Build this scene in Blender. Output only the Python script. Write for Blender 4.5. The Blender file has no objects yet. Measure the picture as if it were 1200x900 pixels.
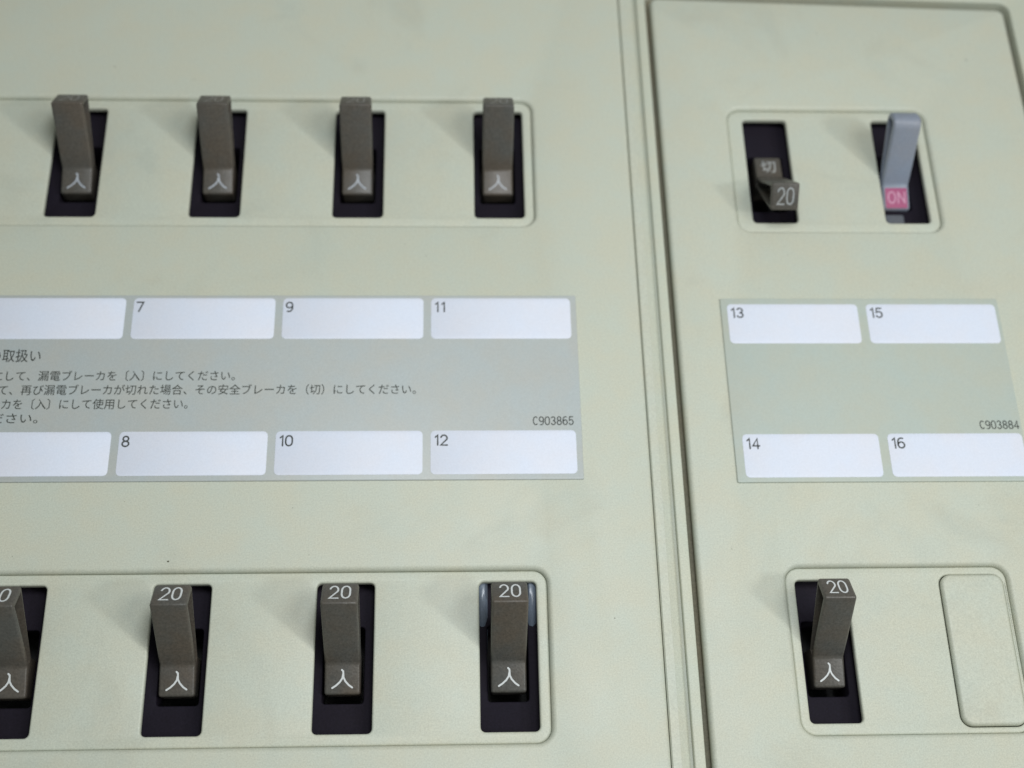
import bpy, bmesh, math, random
from mathutils import Matrix, Vector
random.seed(7)
MM = 0.001
scene = bpy.context.scene
COL = scene.collection

# ------------------------------------------------------------------ camera
cam_d = bpy.data.cameras.new('camera')
cam = bpy.data.objects.new('camera', cam_d); COL.objects.link(cam); scene.camera = cam
RW = ((0.9989247607, -0.0218814113, 0.0408720715),
      (0.0022553098, 0.9035006490, 0.4285807867),
      (-0.0463058956, -0.4280277807, 0.9025785190))
M = Matrix(RW).transposed().to_4x4()
M.translation = Vector((-10.556, -97.577, 205.760)) * MM
cam.matrix_world = M
cam_d.sensor_fit = 'HORIZONTAL'; cam_d.sensor_width = 36.0
cam_d.lens = 1607.445 / 1200 * 36
cam_d.clip_start = 0.005; cam_d.clip_end = 20
cam_d.dof.use_dof = True; cam_d.dof.focus_distance = 0.209; cam_d.dof.aperture_fstop = 15

# ------------------------------------------------------------------ world and lamps
world = bpy.data.worlds.new('World'); scene.world = world; world.use_nodes = True
bg = world.node_tree.nodes['Background']
bg.inputs['Color'].default_value = (0.84, 0.92, 0.88, 1); bg.inputs['Strength'].default_value = 0.27

def lamp(name, loc, target, size, power, col):
    d = bpy.data.lights.new(name, 'AREA'); d.shape = 'DISK'; d.size = size * MM
    d.energy = power; d.color = col
    o = bpy.data.objects.new(name, d); COL.objects.link(o)
    L = Vector(loc) * MM; T = Vector(target) * MM
    o.location = L; o.rotation_euler = (T - L).to_track_quat('-Z', 'Y').to_euler()
    return o
lamp('window_lamp', (480, -225, 440), (15, -20, 0), 70, 1.0, (0.95, 0.98, 1.0))
lamp('side_lamp', (260, -90, 420), (15, -25, 0), 150, 0.6, (1.0, 0.98, 0.93))
lamp('room_lamp', (22, 5, 255), (20, -60, 0), 95, 0.385, (0.93, 0.97, 1.0))

scene.view_settings.view_transform = 'Standard'
scene.view_settings.look = 'None'
scene.view_settings.exposure = -0.09
scene.view_settings.gamma = 1.0
scene.view_settings.use_curve_mapping = False
scene.render.engine = 'CYCLES'

# ------------------------------------------------------------------ materials
def lin(c):
    return tuple((v / 255 / 12.92) if v / 255 <= 0.04045 else ((v / 255 + 0.055) / 1.055) ** 2.4 for v in c)

def mat(name, col, rough=0.5, mottle=0.0, grain=0.0, bump=0.0, tints=None, spec=0.5, grain_scale=2600, smudge=0.0):
    m = bpy.data.materials.new(name); m.use_nodes = True
    nt = m.node_tree; N = nt.nodes; L = nt.links
    b = N['Principled BSDF']
    b.inputs['Roughness'].default_value = rough
    b.inputs['Specular IOR Level'].default_value = spec
    c = (*col, 1)
    b.inputs['Base Color'].default_value = c
    if not (mottle or grain or bump):
        return m
    geo = N.new('ShaderNodeNewGeometry')
    def noise(scale, detail, rgh=0.5):
        n = N.new('ShaderNodeTexNoise'); n.inputs['Scale'].default_value = scale
        n.inputs['Detail'].default_value = detail; n.inputs['Roughness'].default_value = rgh
        L.new(geo.outputs['Position'], n.inputs['Vector']); return n
    prev = None
    if mottle:
        t = tints or ((1.03, 0.99, 0.95), (0.97, 1.01, 1.04))
        n = noise(130, 4, 0.6)
        r = N.new('ShaderNodeValToRGB')
        r.color_ramp.elements[0].position = 0.35; r.color_ramp.elements[1].position = 0.65
        r.color_ramp.elements[0].color = (*[min(1, col[i] * (1 + (t[0][i] - 1) * mottle)) for i in range(3)], 1)
        r.color_ramp.elements[1].color = (*[min(1, col[i] * (1 + (t[1][i] - 1) * mottle)) for i in range(3)], 1)
        L.new(n.outputs['Fac'], r.inputs['Fac']); prev = r.outputs['Color']
    if grain:
        n = noise(grain_scale, 3, 0.7)
        mr = N.new('ShaderNodeMapRange')
        mr.inputs['From Min'].default_value = 0.3; mr.inputs['From Max'].default_value = 0.7
        mr.inputs['To Min'].default_value = 1 - grain; mr.inputs['To Max'].default_value = 1 + grain
        L.new(n.outputs['Fac'], mr.inputs['Value'])
        mx = N.new('ShaderNodeVectorMath'); mx.operation = 'SCALE'
        if prev: L.new(prev, mx.inputs[0])
        else: mx.inputs[0].default_value = col
        L.new(mr.outputs['Result'], mx.inputs['Scale']); prev = mx.outputs['Vector']
        # roughness wear
        n2 = noise(60, 5, 0.65)
        m2 = N.new('ShaderNodeMapRange')
        m2.inputs['To Min'].default_value = max(0.05, rough - 0.1); m2.inputs['To Max'].default_value = min(1, rough + 0.1)
        L.new(n2.outputs['Fac'], m2.inputs['Value']); L.new(m2.outputs['Result'], b.inputs['Roughness'])
    if smudge:                                   # faint greasy finger smudges and stains
        n = noise(38, 5, 0.6); n.inputs['Distortion'].default_value = 1.2
        mr = N.new('ShaderNodeMapRange'); mr.interpolation_type = 'SMOOTHSTEP'
        mr.inputs['From Min'].default_value = 0.54; mr.inputs['From Max'].default_value = 0.72
        mr.inputs['To Min'].default_value = 1; mr.inputs['To Max'].default_value = 1 - smudge
        L.new(n.outputs['Fac'], mr.inputs['Value'])
        mx = N.new('ShaderNodeVectorMath'); mx.operation = 'SCALE'
        L.new(prev, mx.inputs[0]); L.new(mr.outputs['Result'], mx.inputs['Scale']); prev = mx.outputs['Vector']
    if prev: L.new(prev, b.inputs['Base Color'])
    if bump:
        n = noise(3200, 2)
        bp = N.new('ShaderNodeBump'); bp.inputs['Strength'].default_value = bump
        bp.inputs['Distance'].default_value = 0.00003
        L.new(n.outputs['Fac'], bp.inputs['Height']); L.new(bp.outputs['Normal'], b.inputs['Normal'])
    return m

BEIGE = (0.52, 0.535, 0.445)
M_COVER = mat('cover_plastic', BEIGE, 0.5, 0.7, 0.13, 0.3, smudge=0.07, grain_scale=4200)
M_FRAME = mat('frame_plastic', (0.52, 0.535, 0.435), 0.5, 0.7, 0.13, 0.3, smudge=0.07, grain_scale=4200)
M_CARD = mat('card_print', (0.45, 0.49, 0.435), 0.5, 0.8, 0.06, 0.2, grain_scale=4200)
M_SILVER = mat('silver_card_print', (0.44, 0.465, 0.455), 0.4, 0.8, 0.07, 0.2, grain_scale=4200)
M_WHITE = mat('white_field', (0.70, 0.73, 0.83), 0.55, 0.5, 0.04, 0.2, grain_scale=4200)
M_INK = mat('dark_ink', (0.04, 0.045, 0.04), 0.6)
M_INK2 = mat('grey_ink', (0.035, 0.04, 0.032), 0.6)
M_TOGGLE = mat('brown_grey_plastic', (0.084, 0.075, 0.064), 0.42, 2.2, 0.25, 1.0)
M_WMARK = mat('white_marking', (0.62, 0.64, 0.64), 0.6)
M_DMARK = mat('dim_marking', (0.33, 0.34, 0.34), 0.6, 1, 0.2)
M_FMARK = mat('faint_marking', (0.24, 0.235, 0.22), 0.6, 1, 0.2)  # dimmer print for the rating numbers of the upper row
M_BLACK = mat('black_housing', (0.009, 0.0065, 0.013), 0.75, 1.0, 0.25, 0.6, spec=0.2)
M_DEEP = mat('inner_backplate', (0.03, 0.03, 0.03), 0.7)
M_SHEEN = mat('glossy_grey_shoulder', (0.15, 0.18, 0.23), 0.25, 1.0, 0.1, 0.3)
M_GREYT = mat('blue_grey_plastic', (0.235, 0.26, 0.32), 0.45, 1.2, 0.08, 0.5)
M_LUG = mat('dull_grey_plastic', (0.10, 0.11, 0.13), 0.5, 1, .15)
M_LEDGE_SHADE = mat('shaded_ledge_plastic', (0.20, 0.185, 0.135), 0.9, 1, .2)  # ledge plastic, darkened in colour to stand for the shade inside the gap
M_DMARK2 = mat('bluish_marking', (0.42, 0.45, 0.50), 0.6, 1, .2)
M_PINK = mat('pink_print', (0.36, 0.07, 0.17), 0.5, 1.2, 0.1)
M_PINKTXT = mat('pale_pink_print', (0.60, 0.32, 0.44), 0.5)
M_DUST = mat('grey_dust', (0.13, 0.125, 0.09), 0.95, 1.5, 0.3)

# ------------------------------------------------------------------ helpers
def link(name, me, m=None, parent=None, loc=None):
    o = bpy.data.objects.new(name, me); COL.objects.link(o)
    if m is not None and me is not None and not me.materials: me.materials.append(m)
    if parent: o.parent = parent
    if loc: o.location = Vector(loc) * MM
    return o
def tag(o, label=None, cat=None, group=None, kind=None):
    for k, v in (('label', label), ('category', cat), ('group', group), ('kind', kind)):
        if v: o[k] = v
    return o
def thing(name, label, cat, loc, group=None):
    o = bpy.data.objects.new(name, None); COL.objects.link(o); o.empty_display_size = 0.005
    o.location = Vector(loc) * MM
    return tag(o, label, cat, group)

def rrect(x0, y0, x1, y1, r, seg=6):
    r = max(r, 0.01); pts = []
    for cx, cy, a0 in ((x1 - r, y1 - r, 0), (x0 + r, y1 - r, 90), (x0 + r, y0 + r, 180), (x1 - r, y0 + r, 270)):
        for i in range(seg + 1):
            a = math.radians(a0 + 90 * i / seg); pts.append((cx + r * math.cos(a), cy + r * math.sin(a)))
    return pts

def slant(pts, y_from, x_ref, k):
    # top edge of the right hand cover rises slightly towards the divider
    return [(x, y + (x_ref - x) * k if y > y_from else y) for x, y in pts]

def plate(name, outer, holes, ztop, thick, bev, m, parent=None, base=(0, 0), segs=2):
    """flat moulded sheet with rounded edges and cut-outs (mm, relative to base)"""
    cu = bpy.data.curves.new(name, 'CURVE'); cu.dimensions = '2D'; cu.fill_mode = 'BOTH'
    for k, p in enumerate([outer] + holes):
        if k: p = list(reversed(p))
        s = cu.splines.new('POLY'); s.points.add(len(p) - 1); s.use_cyclic_u = True
        for q, (x, y) in zip(s.points, p): q.co = ((x - base[0]) * MM, (y - base[1]) * MM, 0, 1)
    cu.extrude = max(thick / 2 - bev, 0.0001) * MM
    cu.bevel_depth = bev * MM; cu.bevel_resolution = segs; cu.offset = -bev * MM
    o = bpy.data.objects.new(name, cu); COL.objects.link(o)
    me = bpy.data.meshes.new_from_object(o.evaluated_get(bpy.context.evaluated_depsgraph_get()))
    bpy.data.objects.remove(o); bpy.data.curves.remove(cu)
    bm = bmesh.new(); bm.from_mesh(me)
    bmesh.ops.remove_doubles(bm, verts=bm.verts, dist=1e-7)
    bmesh.ops.translate(bm, vec=(0, 0, (ztop - thick / 2) * MM), verts=bm.verts)
    bmesh.ops.recalc_face_normals(bm, faces=bm.faces)
    bm.to_mesh(me); bm.free(); me.name = name; me.materials.clear()
    for p in me.polygons: p.use_smooth = True
    me.set_sharp_from_angle(angle=math.radians(35))
    o = link(name, me, m, parent)
    return o

def sheet(name, pts, z, m, parent=None, base=(0, 0)):
    me = bpy.data.meshes.new(name)
    me.from_pydata([((x - base[0]) * MM, (y - base[1]) * MM, z * MM) for x, y in pts], [], [tuple(range(len(pts)))])
    return link(name, me, m, parent)

def prism_y(name, prof, y0, y1, m, parent=None):
    """closed section (x,z) swept along y"""
    n = len(prof); v = [(x * MM, y * MM, z * MM) for y in (y0, y1) for x, z in prof]
    f = [(i, (i + 1) % n, n + (i + 1) % n, n + i) for i in range(n)] + [tuple(range(n)), tuple(range(n, 2 * n))[::-1]]
    me = bpy.data.meshes.new(name); me.from_pydata(v, [], f)
    bm = bmesh.new(); bm.from_mesh(me); bmesh.ops.recalc_face_normals(bm, faces=bm.faces); bm.to_mesh(me); bm.free()
    for p in me.polygons: p.use_smooth = True
    me.set_sharp_from_angle(angle=math.radians(28))
    return link(name, me, m, parent)

# ---- stroke lettering: polylines in a unit box, drawn as round-ended ribbons
def arc(cx, cy, rx, ry, a0, a1, n=10):
    return [(cx + rx * math.cos(math.radians(a0 + (a1 - a0) * i / n)), cy + ry * math.sin(math.radians(a0 + (a1 - a0) * i / n))) for i in range(n + 1)]
GLYPH = {
 '0': [arc(.3, .66, .3, .34, 0, 180, 8) + arc(.3, .34, .3, .34, 180, 360, 8) + [(.6, .66)]],
 '1': [[(.12, .80), (.34, 1), (.34, 0)]],
 '2': [arc(.3, .70, .29, .30, 165, -25, 9) + [(.0, 0), (.61, 0)]],
 '3': [arc(.29, .755, .26, .245, 155, -90, 9) + arc(.29, .255, .29, .255, 90, -160, 9)],
 '4': [[(.46, 0), (.46, 1), (0, .27), (.64, .27)]],
 '5': [[(.55, 1), (.10, 1), (.04, .52)] + arc(.29, .32, .30, .32, 130, -155, 10)],
 '6': [[(.50, .97)] + arc(.32, .55, .32, .45, 85, 180, 6) + arc(.30, .30, .30, .30, 180, 540, 14)],
 '7': [[(0, 1), (.6, 1), (.22, 0)]],
 '8': [arc(.3, .76, .25, .24, -90, 270, 14), arc(.3, .26, .30, .26, 90, 450, 14)],
 '9': [arc(.30, .70, .30, .30, 0, 360, 14) + arc(.28, .45, .32, .45, 0, -90, 6) + [(.12, .02)]],
 'C': [arc(.33, .5, .33, .5, 50, 310, 14)],
 'O': [arc(.33, .5, .33, .5, 0, 360, 16)],
 'N': [[(0, 0), (0, 1)], [(.02, .96), (.58, .04)], [(.6, 0), (.6, 1)]],
 'ON_KANJI': [[(-.03, 1.03), (.05, .95), (.07, .60)],
              [(.05, .80), (.0, .55), (-.14, .34), (-.36, .14), (-.58, .0)],
              [(.06, .62), (.18, .38), (.38, .16), (.58, .02)]],
}
ADV = {'1': .62, 'C': .86, 'O': .92, 'N': .8}
def strokes_mesh(name, polys, w, z=0.0):
    bm = bmesh.new()
    for n_, pl in enumerate(polys):
        zz = z + n_ * 0.002
        P = [Vector(p) for p in pl]; closed = (P[0] - P[-1]).length < 1e-6
        n = len(P); L = []; R = []
        for i, p in enumerate(P):
            a = P[i - 1] if i else (P[-2] if closed else None)
            b = P[i + 1] if i < n - 1 else (P[1] if closed else None)
            d1 = (p - a).normalized() if a is not None else (b - p).normalized()
            d2 = (b - p).normalized() if b is not None else d1
            t = (d1 + d2)
            if t.length < 1e-4: t = d1
            t.normalize(); nn = Vector((-t.y, t.x)); k = min(1 / max(nn.dot(Vector((-d1.y, d1.x))), .35), 1.8)
            L.append(p + nn * w / 2 * k); R.append(p - nn * w / 2 * k)
        lv = [bm.verts.new((q.x * MM, q.y * MM, zz * MM)) for q in L]
        rv = [bm.verts.new((q.x * MM, q.y * MM, zz * MM)) for q in R]
        for i in range(n - 1): bm.faces.new((rv[i], rv[i + 1], lv[i + 1], lv[i]))
        if not closed:
            for p, q, s in ((P[0], P[1], 0), (P[-1], P[-2], n - 1)):
                d = (p - q).normalized(); nn = Vector((-d.y, d.x)); vs = []
                for k in range(1, 4):
                    a = math.radians(180 * k / 4); e = p + nn * (w / 2 * math.cos(a)) + d * (w / 2 * math.sin(a))
                    vs.append(bm.verts.new((e.x * MM, e.y * MM, zz * MM)))
                ring = ([lv[s]] if n == 0 else []) + vs
                a_, b_ = (rv[s], lv[s]) if s == 0 else (lv[s], rv[s])
                try: bm.faces.new([a_] + vs + [b_])
                except ValueError: pass
    bm.normal_update()
    for f in bm.faces:
        if f.normal.z < 0: f.normal_flip()
    me = bpy.data.meshes.new(name); bm.to_mesh(me); bm.free(); return me
def stroke_polys(s, x, y, h, wid=1.0, glyph_list=None):
    out = []; cx = x
    for ch in (glyph_list or s):
        g = GLYPH[ch]
        off = .0
        for pl in g: out.append([(cx + (px) * h * wid, y + py * h) for px, py in pl])
        cx += ADV.get(ch, .86) * h * wid
    return out
def digits(name, s, x, y, h, wd, m, parent, z, wid=1.0, base=(0, 0)):
    me = strokes_mesh(name, stroke_polys(s, x - base[0], y - base[1], h, wid), wd, z)
    return link(name, me, m, parent)

def font_text(name, body, x0, x1, y, size, m, parent, z, weight=0.0):
    """a printed line set in the font that ships with Blender, stretched to run from x0 to x1"""
    cu = bpy.data.curves.new(name, 'FONT'); cu.body = body; cu.size = size * MM; cu.offset = weight * MM
    cu.resolution_u = 2
    o = bpy.data.objects.new(name, cu); COL.objects.link(o)
    me = bpy.data.meshes.new_from_object(o.evaluated_get(bpy.context.evaluated_depsgraph_get()))
    bpy.data.objects.remove(o)
    xs = [v.co.x for v in me.vertices]; a, b = min(xs), max(xs); k = (x1 - x0) * MM / (b - a)
    for v in me.vertices:
        v.co.x = x0 * MM + (v.co.x - a) * k; v.co.y += y * MM; v.co.z = z * MM
    me.materials.clear(); me.name = name
    return link(name, me, m, parent)

# ------------------------------------------------------------------ measured layout (mm, cover face at z = 0)
PITCH = 25.0
SX = [-1.45 - PITCH * k for k in range(4)]            # slot centres of the left cover
T0, T1 = 32.48, 55.45                                 # upper slots
B0, B1 = -57.07, -33.99                               # lower slots
SWH = 4.44
def slot(x, y0, y1, w=SWH):
    q = lambda v, c: c + (v - c) * 1.0036           # the strip lies 0.75 mm behind the cover face
    return rrect(q(x - w, -10.56), q(y0, -97.58), q(x + w, -10.56), q(y1, -97.58), 0.75, 4)

# ------------------------------------------------------------------ background: inner backplate and enclosure
bp = plate('backplate', rrect(-118, -98, 150, 120, 2), [], -13, 2, 0.2, M_DEEP)
tag(bp, kind='structure', label='dark inner backplate of the distribution board behind the covers')

fr = thing('enclosure_frame', 'beige moulded enclosure frame rimming the narrow right hand cover beyond its dark gap', 'frame', (60, 0, -8))
rim = plate('frame_rim', rrect(25.65, -96, 150, 118, 1), [slant(rrect(27.35, -93, 98.6, 81.95, 2.2, 8), 60, 98.6, .030)], 0.02, 5.2, 0.22, M_FRAME, fr, (60, 0))
rim.location.z = 8 * MM
ledge = plate('shaded_gap_ledge', rrect(25.9, -95.5, 149, 117, 1), [rrect(31, -90, 94, 78, 2)], -2.6, 1.2, 0.1, M_LEDGE_SHADE, fr, (60, 0))  # floor of the gap round the right cover, its shade painted in
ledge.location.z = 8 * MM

# ------------------------------------------------------------------ left cover
lc = thing('breaker_panel_cover', 'wide beige plastic cover on the left with two rows of breaker slots', 'panel cover', (-45, 0, -2))
def under(o, base, z=2):                        # children are modelled about `base`; lift back to cover level
    o.location.z = z * MM; return o
LB = (-45, 0)
xR = 4.77
under(plate('cover_body', rrect(-116, -96, 22.25, 118, 1.2), [rrect(-110, 30.99, xR, 57.9, 2.3, 8), rrect(-110, -58.75, xR, -32.0, 2.3, 8)],
      0, 2.2, 0.8, M_COVER, lc, LB, 3), LB)
for y0, y1, s0, s1 in ((30.99, 57.9, T0, T1), (-58.75, -32.0, B0, B1)):
    under(plate('slot_strip', rrect(-109.8, y0 + .02, xR - .02, y1 - .02, 2.28, 8), [slot(x, s0, s1) for x in SX], -0.75, 1.25, 0.35, M_COVER, lc, LB, 3), LB)
et = prism_y('edge_trim', [(22.3, -1.8), (22.3, -.35), (22.5, -.12), (23.75, -.10), (23.9, -.2), (25.1, -.85), (25.25, -.95), (25.63, -.95), (25.63, -1.8)], -96, 118, M_COVER, lc)
et.location = (45 * MM, 0, 2 * MM)

# ------------------------------------------------------------------ right cover
R0, RP = 47.7, 23.98
RX0, RX1 = 28.4, 97.45
rc = thing('breaker_panel_cover', 'narrow beige plastic cover on the right with rounded top corner and blanked slot', 'panel cover', (60, 0, -2))
RB = (60, 0)
under(plate('cover_body', slant(rrect(RX0, -91, RX1, 80.45, 1.5, 6), 60, RX1, .030), [rrect(41.0, 30.04, 77.8, 56.31, 2.3, 8), rrect(42.3, -58.2, 77.8, -31.98, 2.3, 8)],
      -0.02, 2.2, 0.8, M_COVER, rc, RB, 3), RB)
under(plate('slot_strip', rrect(41.02, 30.06, 77.78, 56.29, 2.28, 8), [slot(R0, 31.63, 53.92, 4.05), slot(R0 + RP, 31.63, 53.92, 4.05)], -.75, 1.25, .35, M_COVER, rc, RB, 3), RB)
under(plate('slot_strip', rrect(42.32, -58.18, 77.78, -32.0, 2.28, 8), [slot(R0, -56.49, -34.17, 4.05), rrect(66.9, -57.2, 77.1, -33.3, 1.7, 6)], -.75, 1.25, .35, M_COVER, rc, RB, 3), RB)

cap = thing('blanking_cap', 'blank beige rounded cap filling the unused slot in the lower right corner', 'slot cover', (72, -45.2, -1))
c = plate('cap_plate', rrect(67.0, -57.1, 77.0, -33.4, 1.65, 6), [], -0.1, 1.6, 0.6, M_COVER, cap, (72, -45.2), 4); c.location.z = 1 * MM

# ------------------------------------------------------------------ label cards
def label_card(x0, y0, x1, y1, label, cells, code, lines=(), m=M_CARD):
    bx = ((x0 + x1) / 2, (y0 + y1) / 2)
    t = thing('label_card', label, 'label', (bx[0], bx[1], 0))
    plate('card_base', rrect(x0, y0, x1, y1, .25, 2), [], 0.30, 0.5, 0.22, m, t, bx, 1)
    for cx, hw, ya, yb, num in cells:
        f = plate('write_on_field', rrect(cx - hw, ya, cx + hw, yb, 0.75, 4), [], 0.335, 0.05, 0.012, M_WHITE, t, bx, 1)
        if num: digits('field_number', num, cx - hw + .55, yb - 2.55, 1.75, .26, M_INK, f, 0.35, 1.0, bx)
    for body, xa, xb, yy, size, wt, ink in lines:
        font_text('printed_line', body, xa - bx[0], xb - bx[0], yy - bx[1], size, ink, t, 0.325, wt)
    if code:
        s, xa, yb, h, wid = code
        digits('order_code', s, xa, yb, h, .17, M_INK, t, 0.328, wid, bx)
    return t
C0 = -1.61
cells = []
for k, (up, lo) in enumerate((('11', '12'), ('9', '10'), ('7', '8'), ('5', '6'))):
    x = C0 - PITCH * k
    cells += [(x, 11.85, 8.31, 16.04, up), (x, 11.85, -16.16, -8.54, lo)]
INS = [('の取扱い', -86.0, -77.7, 4.25, 2.55, 0.012, M_INK),
       ('にして、漏電ブレーカを〔入〕にしてください。', -84.9, -45.7, 0.75, 2.0, 0.004, M_INK2),
       ('して、再び漏電ブレーカが切れた場合、その安全ブレーカを（切）にしてください。', -85.4, -15.9, -1.80, 2.0, 0.004, M_INK2),
       ('カを〔入〕にして使用してください。', -82.9, -53.0, -4.35, 2.0, 0.004, M_INK2),
       ('ください。', -86.3, -76.8, -6.85, 2.0, 0.004, M_INK2)]
label_card(-103, -17.11, 11.27, 16.69, 'long grey green label card with printed Japanese instructions between the left breaker rows',
           cells, ('C903865', 3.35, -7.55, 1.42, .80), INS, M_SILVER)
D0, DP = 48.55, 24.15
label_card(36.14, -17.85, 84.72, 16.13, 'short grey green label card with fields 13 to 16 on the right cover',
           [(D0, 11.32, 7.37, 14.92, '13'), (D0 + DP, 11.32, 7.37, 14.92, '15'), (D0 + .35, 11.32, -17.03, -9.4, '14'), (D0 + DP + .35, 11.32, -17.03, -9.4, '16')],
           ('C903884', 77.7, -8.55, 1.4, .80))

# ------------------------------------------------------------------ breakers
PIV = (-.43, -2.79)           # toggle pivot (y, z) relative to slot centre
ON, OFF = math.radians(36.1), math.radians(-44.3)
def toggle_mesh(hw, rounded=False, L=13.53, w=2.45):
    if rounded:
        tip = [(w - .0, L - 1.6), (w * .8, L - .45), (w * .35, L), (-w * .35, L), (-w * .8, L - .45), (-w, L - 1.6)]
    else:
        tip = [(w, L), (-w, L)]
    prof = [(1.15, 1.05)] + tip + [(-1.15, 1.05), (-4.17, -2.46), (-3.3, -3.3), (-2.2, -4.6), (-1.0, -5.4), (1.0, -5.4), (2.2, -4.6), (3.3, -3.3), (4.17, -2.46)]
    na = len(tip) + 2          # first na points outline the arm
    bm = bmesh.new(); S = []
    for sx in (-1, 1):
        vs = []
        for y, z in prof: vs.append(bm.verts.new((sx * hw * MM, y * MM, z * MM)))
        S.append(vs)
    n = len(prof); arms = []; perim = []
    for vs in S:
        arms.append(bm.faces.new(vs[:na])); bm.faces.new([vs[0]] + [vs[na - 1]] + vs[na:])
    for i in range(n):
        j = (i + 1) % n; bm.faces.new((S[0][i], S[0][j], S[1][j], S[1][i]))
    bmesh.ops.recalc_face_normals(bm, faces=bm.faces)
    E = [e for e in bm.edges if len(e.link_faces) == 2 and e.calc_face_angle(0) > math.radians(12)]
    bmesh.ops.bevel(bm, geom=E, offset=(.6 if rounded else .42) * MM, offset_type='OFFSET', segments=3, affect='EDGES', profile=.5, clamp_overlap=True)
    arms = []
    for sx in (-1, 1):                                # hollow side of the arm
        side = [f for f in bm.faces if f.normal.x * sx > .99 and f.calc_center_median().z > 3 * MM]
        arms.append(max(side, key=lambda f: f.calc_area()))
    bmesh.ops.inset_individual(bm, faces=arms, thickness=.3 * MM, depth=0)
    bmesh.ops.inset_individual(bm, faces=arms, thickness=.04 * MM, depth=-(hw - .6) * MM)
    me = bpy.data.meshes.new('toggle'); bm.to_mesh(me); bm.free()
    for p in me.polygons: p.use_smooth = True
    me.set_sharp_from_angle(angle=math.radians(30))
    return me

def housing_mesh():
    o = plate('housing', rrect(-11.6, -17, 11.6, 17, .4, 2), [rrect(-3.15, -5.9 + PIV[0], 3.15, 5.9 + PIV[0], .5, 3)], 0, 5.5, .25, M_BLACK)
    me = o.data; bpy.data.objects.remove(o); return me
HOUSE = housing_mesh()
TOG = toggle_mesh(2.72); TOG.materials.append(M_TOGGLE)
TOGN = toggle_mesh(2.45); TOGN.materials.append(M_TOGGLE)
TOGR = toggle_mesh(2.5, True, L=14.1, w=2.3); TOGR.materials.append(M_GREYT)

def face_matrix(o, p, normal, up):
    """place o (drawn in its xy plane) on a face at p with that normal; all in the parent's frame"""
    n = Vector(normal).normalized(); u = Vector(up); u = (u - n * u.dot(n)).normalized(); r = u.cross(n)
    m = Matrix((r, u, n)).transposed().to_4x4(); m.translation = Vector(p) * MM; o.matrix_local = m

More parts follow.
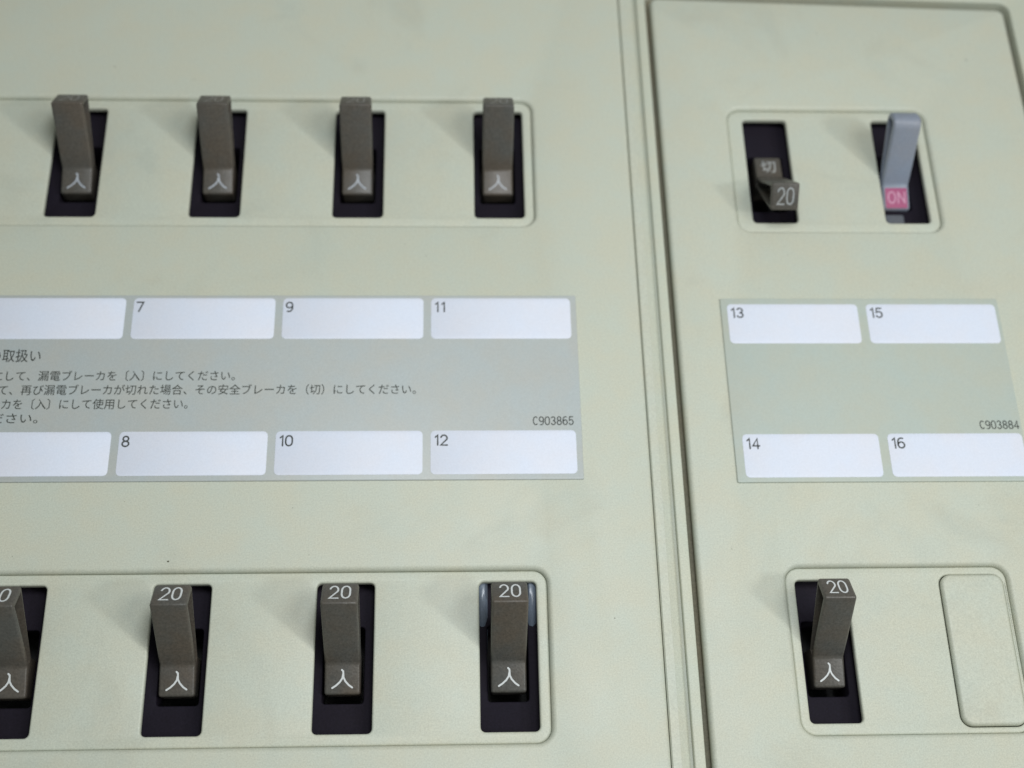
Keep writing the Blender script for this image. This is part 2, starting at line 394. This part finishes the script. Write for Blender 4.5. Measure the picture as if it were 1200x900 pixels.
T20 = strokes_mesh('rating_number', stroke_polys('20', -1.5, -1.33, 2.85, .72), .27)
xs = [v.co.x for v in T20.vertices]; mid = (min(xs) + max(xs)) / 2
for v in T20.vertices: v.co.x -= mid
T20.materials.append(M_WMARK)
T20D = T20.copy(); T20D.materials.clear(); T20D.materials.append(M_DMARK)
T20W = T20.copy(); T20W.materials.clear(); T20W.materials.append(M_FMARK)
TON = strokes_mesh('on_marking', stroke_polys('', 0, -1.3, 2.6, 1.0, ['ON_KANJI']), .27); TON.materials.append(M_WMARK)
TOND = TON.copy(); TOND.materials.clear(); TOND.materials.append(M_DMARK2)
BASE_Z = -9
def breaker(x, yc, label, group, state='on', kind='brown', number=True, faint_marks=False, dx=0, narrow=False, shoulders=False):
    t = thing('circuit_breaker', label, 'breaker', (x + dx, yc, BASE_Z), group)
    h = link('housing', HOUSE, None, t, (0, 0, -3.5 - BASE_Z))
    me = {'brown': TOGN if narrow else TOG, 'grey': TOGR}[kind]
    g = link('toggle', me, None, t)
    dy = -1.5 if kind == 'grey' else 0
    g.location = Vector((0, PIV[0] + dy, PIV[1] - BASE_Z)) * MM
    # rotation about x: positive angle of the maths (arm towards +y) is a negative rotation about x
    g.rotation_euler = (-(ON if state == 'on' else OFF), 0, 0)
    if kind == 'grey': g.rotation_euler[0] = -math.radians(34)
    if number:
        n = link('rating_number', T20W if faint_marks else (T20D if state == 'off' else T20), None, g)
        face_matrix(n, (0, 0, 13.53 + .02), (0, 0, 1), (0, 1, 0))
        if narrow: n.scale = (.92, 1, 1)
    s = -1 if state == 'on' else 1
    a = Vector((0, 1.15 * s, 1.05)); b = Vector((0, 4.17 * s, -2.46))
    d = (a - b).normalized(); nrm = Vector((0, d.z, -d.y));
    if nrm.z < 0: nrm = -nrm
    c = (a + b) / 2
    if kind == 'brown' and state == 'on':
        k = link('on_marking', TOND if faint_marks else TON, None, g); face_matrix(k, c + nrm * .02, nrm, (0, 1, 0))
        if narrow: k.scale = (.92, 1, 1)
    elif kind == 'brown':
        cu = bpy.data.curves.new('off_marking', 'FONT'); cu.body = '切'; cu.size = 2.9 * MM; cu.align_x = 'CENTER'; cu.align_y = 'CENTER'; cu.resolution_u = 2; cu.offset = .03 * MM
        o = bpy.data.objects.new('off_marking', cu); COL.objects.link(o)
        mm = bpy.data.meshes.new_from_object(o.evaluated_get(bpy.context.evaluated_depsgraph_get())); bpy.data.objects.remove(o)
        X = [v.co.x for v in mm.vertices]; Y = [v.co.y for v in mm.vertices]
        for v in mm.vertices: v.co.x -= (min(X) + max(X)) / 2; v.co.y -= (min(Y) + max(Y)) / 2
        mm.materials.clear(); mm.materials.append(M_DMARK)
        k = link('off_marking', mm, None, g); face_matrix(k, c + nrm * .025, nrm, (0, 1, 0))
    else:
        pk = plate('on_marker', rrect(-2.0, -2.05, 2.0, 1.75, .2, 2), [], .06, .08, .015, M_PINK, g); face_matrix(pk, c, nrm, (0, 1, 0))
        pl = stroke_polys('ON', -1.5, -1.1, 2.1, .95)
        link('on_lettering', strokes_mesh('on_lettering', pl, .21, 0.08), M_PINKTXT, pk)
        # grey moulded foot of the toggle seen below the marker
        ft = plate('housing_lug', rrect(-2.3, -10.4, 1.2, -7.6, .4, 3), [], 0, 1.6, .3, M_LUG, t); ft.location.z = (-3.6 - BASE_Z) * MM + .8 * MM
    if shoulders:
        for sx in (-1, 1):
            seg = 10; v = []; f = []
            for i in range(seg + 1):
                a_ = math.radians(8 + 118 * i / seg)
                z = -6.0 + 4.4 * math.sin(math.radians(5 + 100 * i / seg))
                y = 2.4 + 9.8 * i / seg
                for xx, dz in ((3.0, -.9), (3.45, -.1), (4.0, 0), (4.5, -.3), (5.2, -1.2)):
                    v.append((sx * xx * MM, y * MM, (z + dz) * MM))
            for i in range(seg):
                for j in range(4):
                    a0 = i * 5 + j; f.append((a0, a0 + 1, a0 + 6, a0 + 5) if sx > 0 else (a0, a0 + 5, a0 + 6, a0 + 1))
            # close into a solid
            nb = len(v)
            for i in range(seg + 1):
                y = 2.4 + 9.8 * i / seg
                v.append((sx * 3.0 * MM, y * MM, -8 * MM)); v.append((sx * 5.2 * MM, y * MM, -8 * MM))
            for i in range(seg):
                f.append((i * 5, nb + i * 2, nb + i * 2 + 2, i * 5 + 5)); f.append((i * 5 + 4, i * 5 + 9, nb + i * 2 + 3, nb + i * 2 + 1))
            f.append((0, 1, 2, 3, 4, nb + 1, nb)); q = seg * 5; f.append((q, nb + 2 * seg, nb + 2 * seg + 1, q + 4, q + 3, q + 2, q + 1))
            m_ = bpy.data.meshes.new('housing_shoulder'); m_.from_pydata(v, [], f)
            bm = bmesh.new(); bm.from_mesh(m_); bmesh.ops.recalc_face_normals(bm, faces=bm.faces); bm.to_mesh(m_); bm.free()
            for p in m_.polygons: p.use_smooth = True
            m_.set_sharp_from_angle(angle=math.radians(50))
            so = link('housing_shoulder', m_, M_SHEEN, t, (0, 0, -BASE_Z))
            so['label'] = 'shiny blue grey moulded shoulder beside the toggle'
    return t
yT, yB = (T0 + T1) / 2, (B0 + B1) / 2
G = 'circuit breakers showing through the slots of the board'
nm = ['fourth from the left, nearest the divider', 'third from the left', 'second from the left', 'leftmost, at the photo edge']
top_lab = ['brown toggle breaker switched up, above field 11 next to the rounded strip end',
           'brown toggle breaker above field 9, second from the right of the wide top row',
           'brown toggle breaker above field 7, third from the right of the wide top row',
           'brown toggle breaker switched up, leftmost of the top row']
bot_lab = ['brown 20 toggle breaker with shiny blue grey glints beside it, below field 12',
           'brown 20 toggle breaker directly below field 10, switched up',
           'brown 20 toggle breaker with its right side showing, directly below field 8',
           'brown 20 toggle breaker cut by the left edge, leftmost of the bottom row']
for i, x in enumerate(SX):
    breaker(x, yT, top_lab[i], G, dx=(-.15, -.35, -.1, 0)[i], faint_marks=True)
    breaker(x, yB, bot_lab[i], G, dx=(-.05, -.25, -.05, 0)[i], shoulders=(i == 0))
breaker(R0, 42.45, 'brown 20 toggle breaker switched down to off, the only one tripped', G, state='off', narrow=True, dx=.2)
breaker(R0 + RP, 42.8, 'blue grey toggle breaker with a pink on marker at the top right', G, kind='grey', number=False, dx=-.85)
breaker(R0, -45.4, 'brown 20 toggle breaker switched up, below field 14 beside the blanking cap', G, narrow=True, dx=.2)

# ------------------------------------------------------------------ dirt: stray specks
def specks(parent, base, pts):
    bm = bmesh.new()
    for x, y, r in pts:
        mt = Matrix.Translation(((x - base[0]) * MM, (y - base[1]) * MM, 0.0)) @ Matrix.Diagonal((1, random.uniform(.6, 1), .25, 1))
        bmesh.ops.create_icosphere(bm, subdivisions=1, radius=r * MM, matrix=mt)
    me = bpy.data.meshes.new('dirt_speck'); bm.to_mesh(me); bm.free()
    o = link('dirt_speck', me, M_DUST, parent); o['kind'] = 'stuff'; o.location.z = 2 * MM
pl = [(-54.0, -30.3, .22), (-71.7, 64.8, .16), (-57, 62, .12), (-14.3, 24.6, .10), (-70, 22, .10), (15, -40, .10), (-30, 70, .1)]
pl += [(random.uniform(-88, 20), random.choice([random.uniform(60, 80), random.uniform(18, 29), random.uniform(-30, -19)]), random.uniform(.04, .09)) for _ in range(26)]
specks(lc, LB, pl)
specks(rc, RB, [(88, 68, .16), (60, 74, .1)] + [(random.uniform(33, 90), random.choice([random.uniform(60, 78), random.uniform(18, 28), random.uniform(-30, -20)]), random.uniform(.04, .09)) for _ in range(14)])
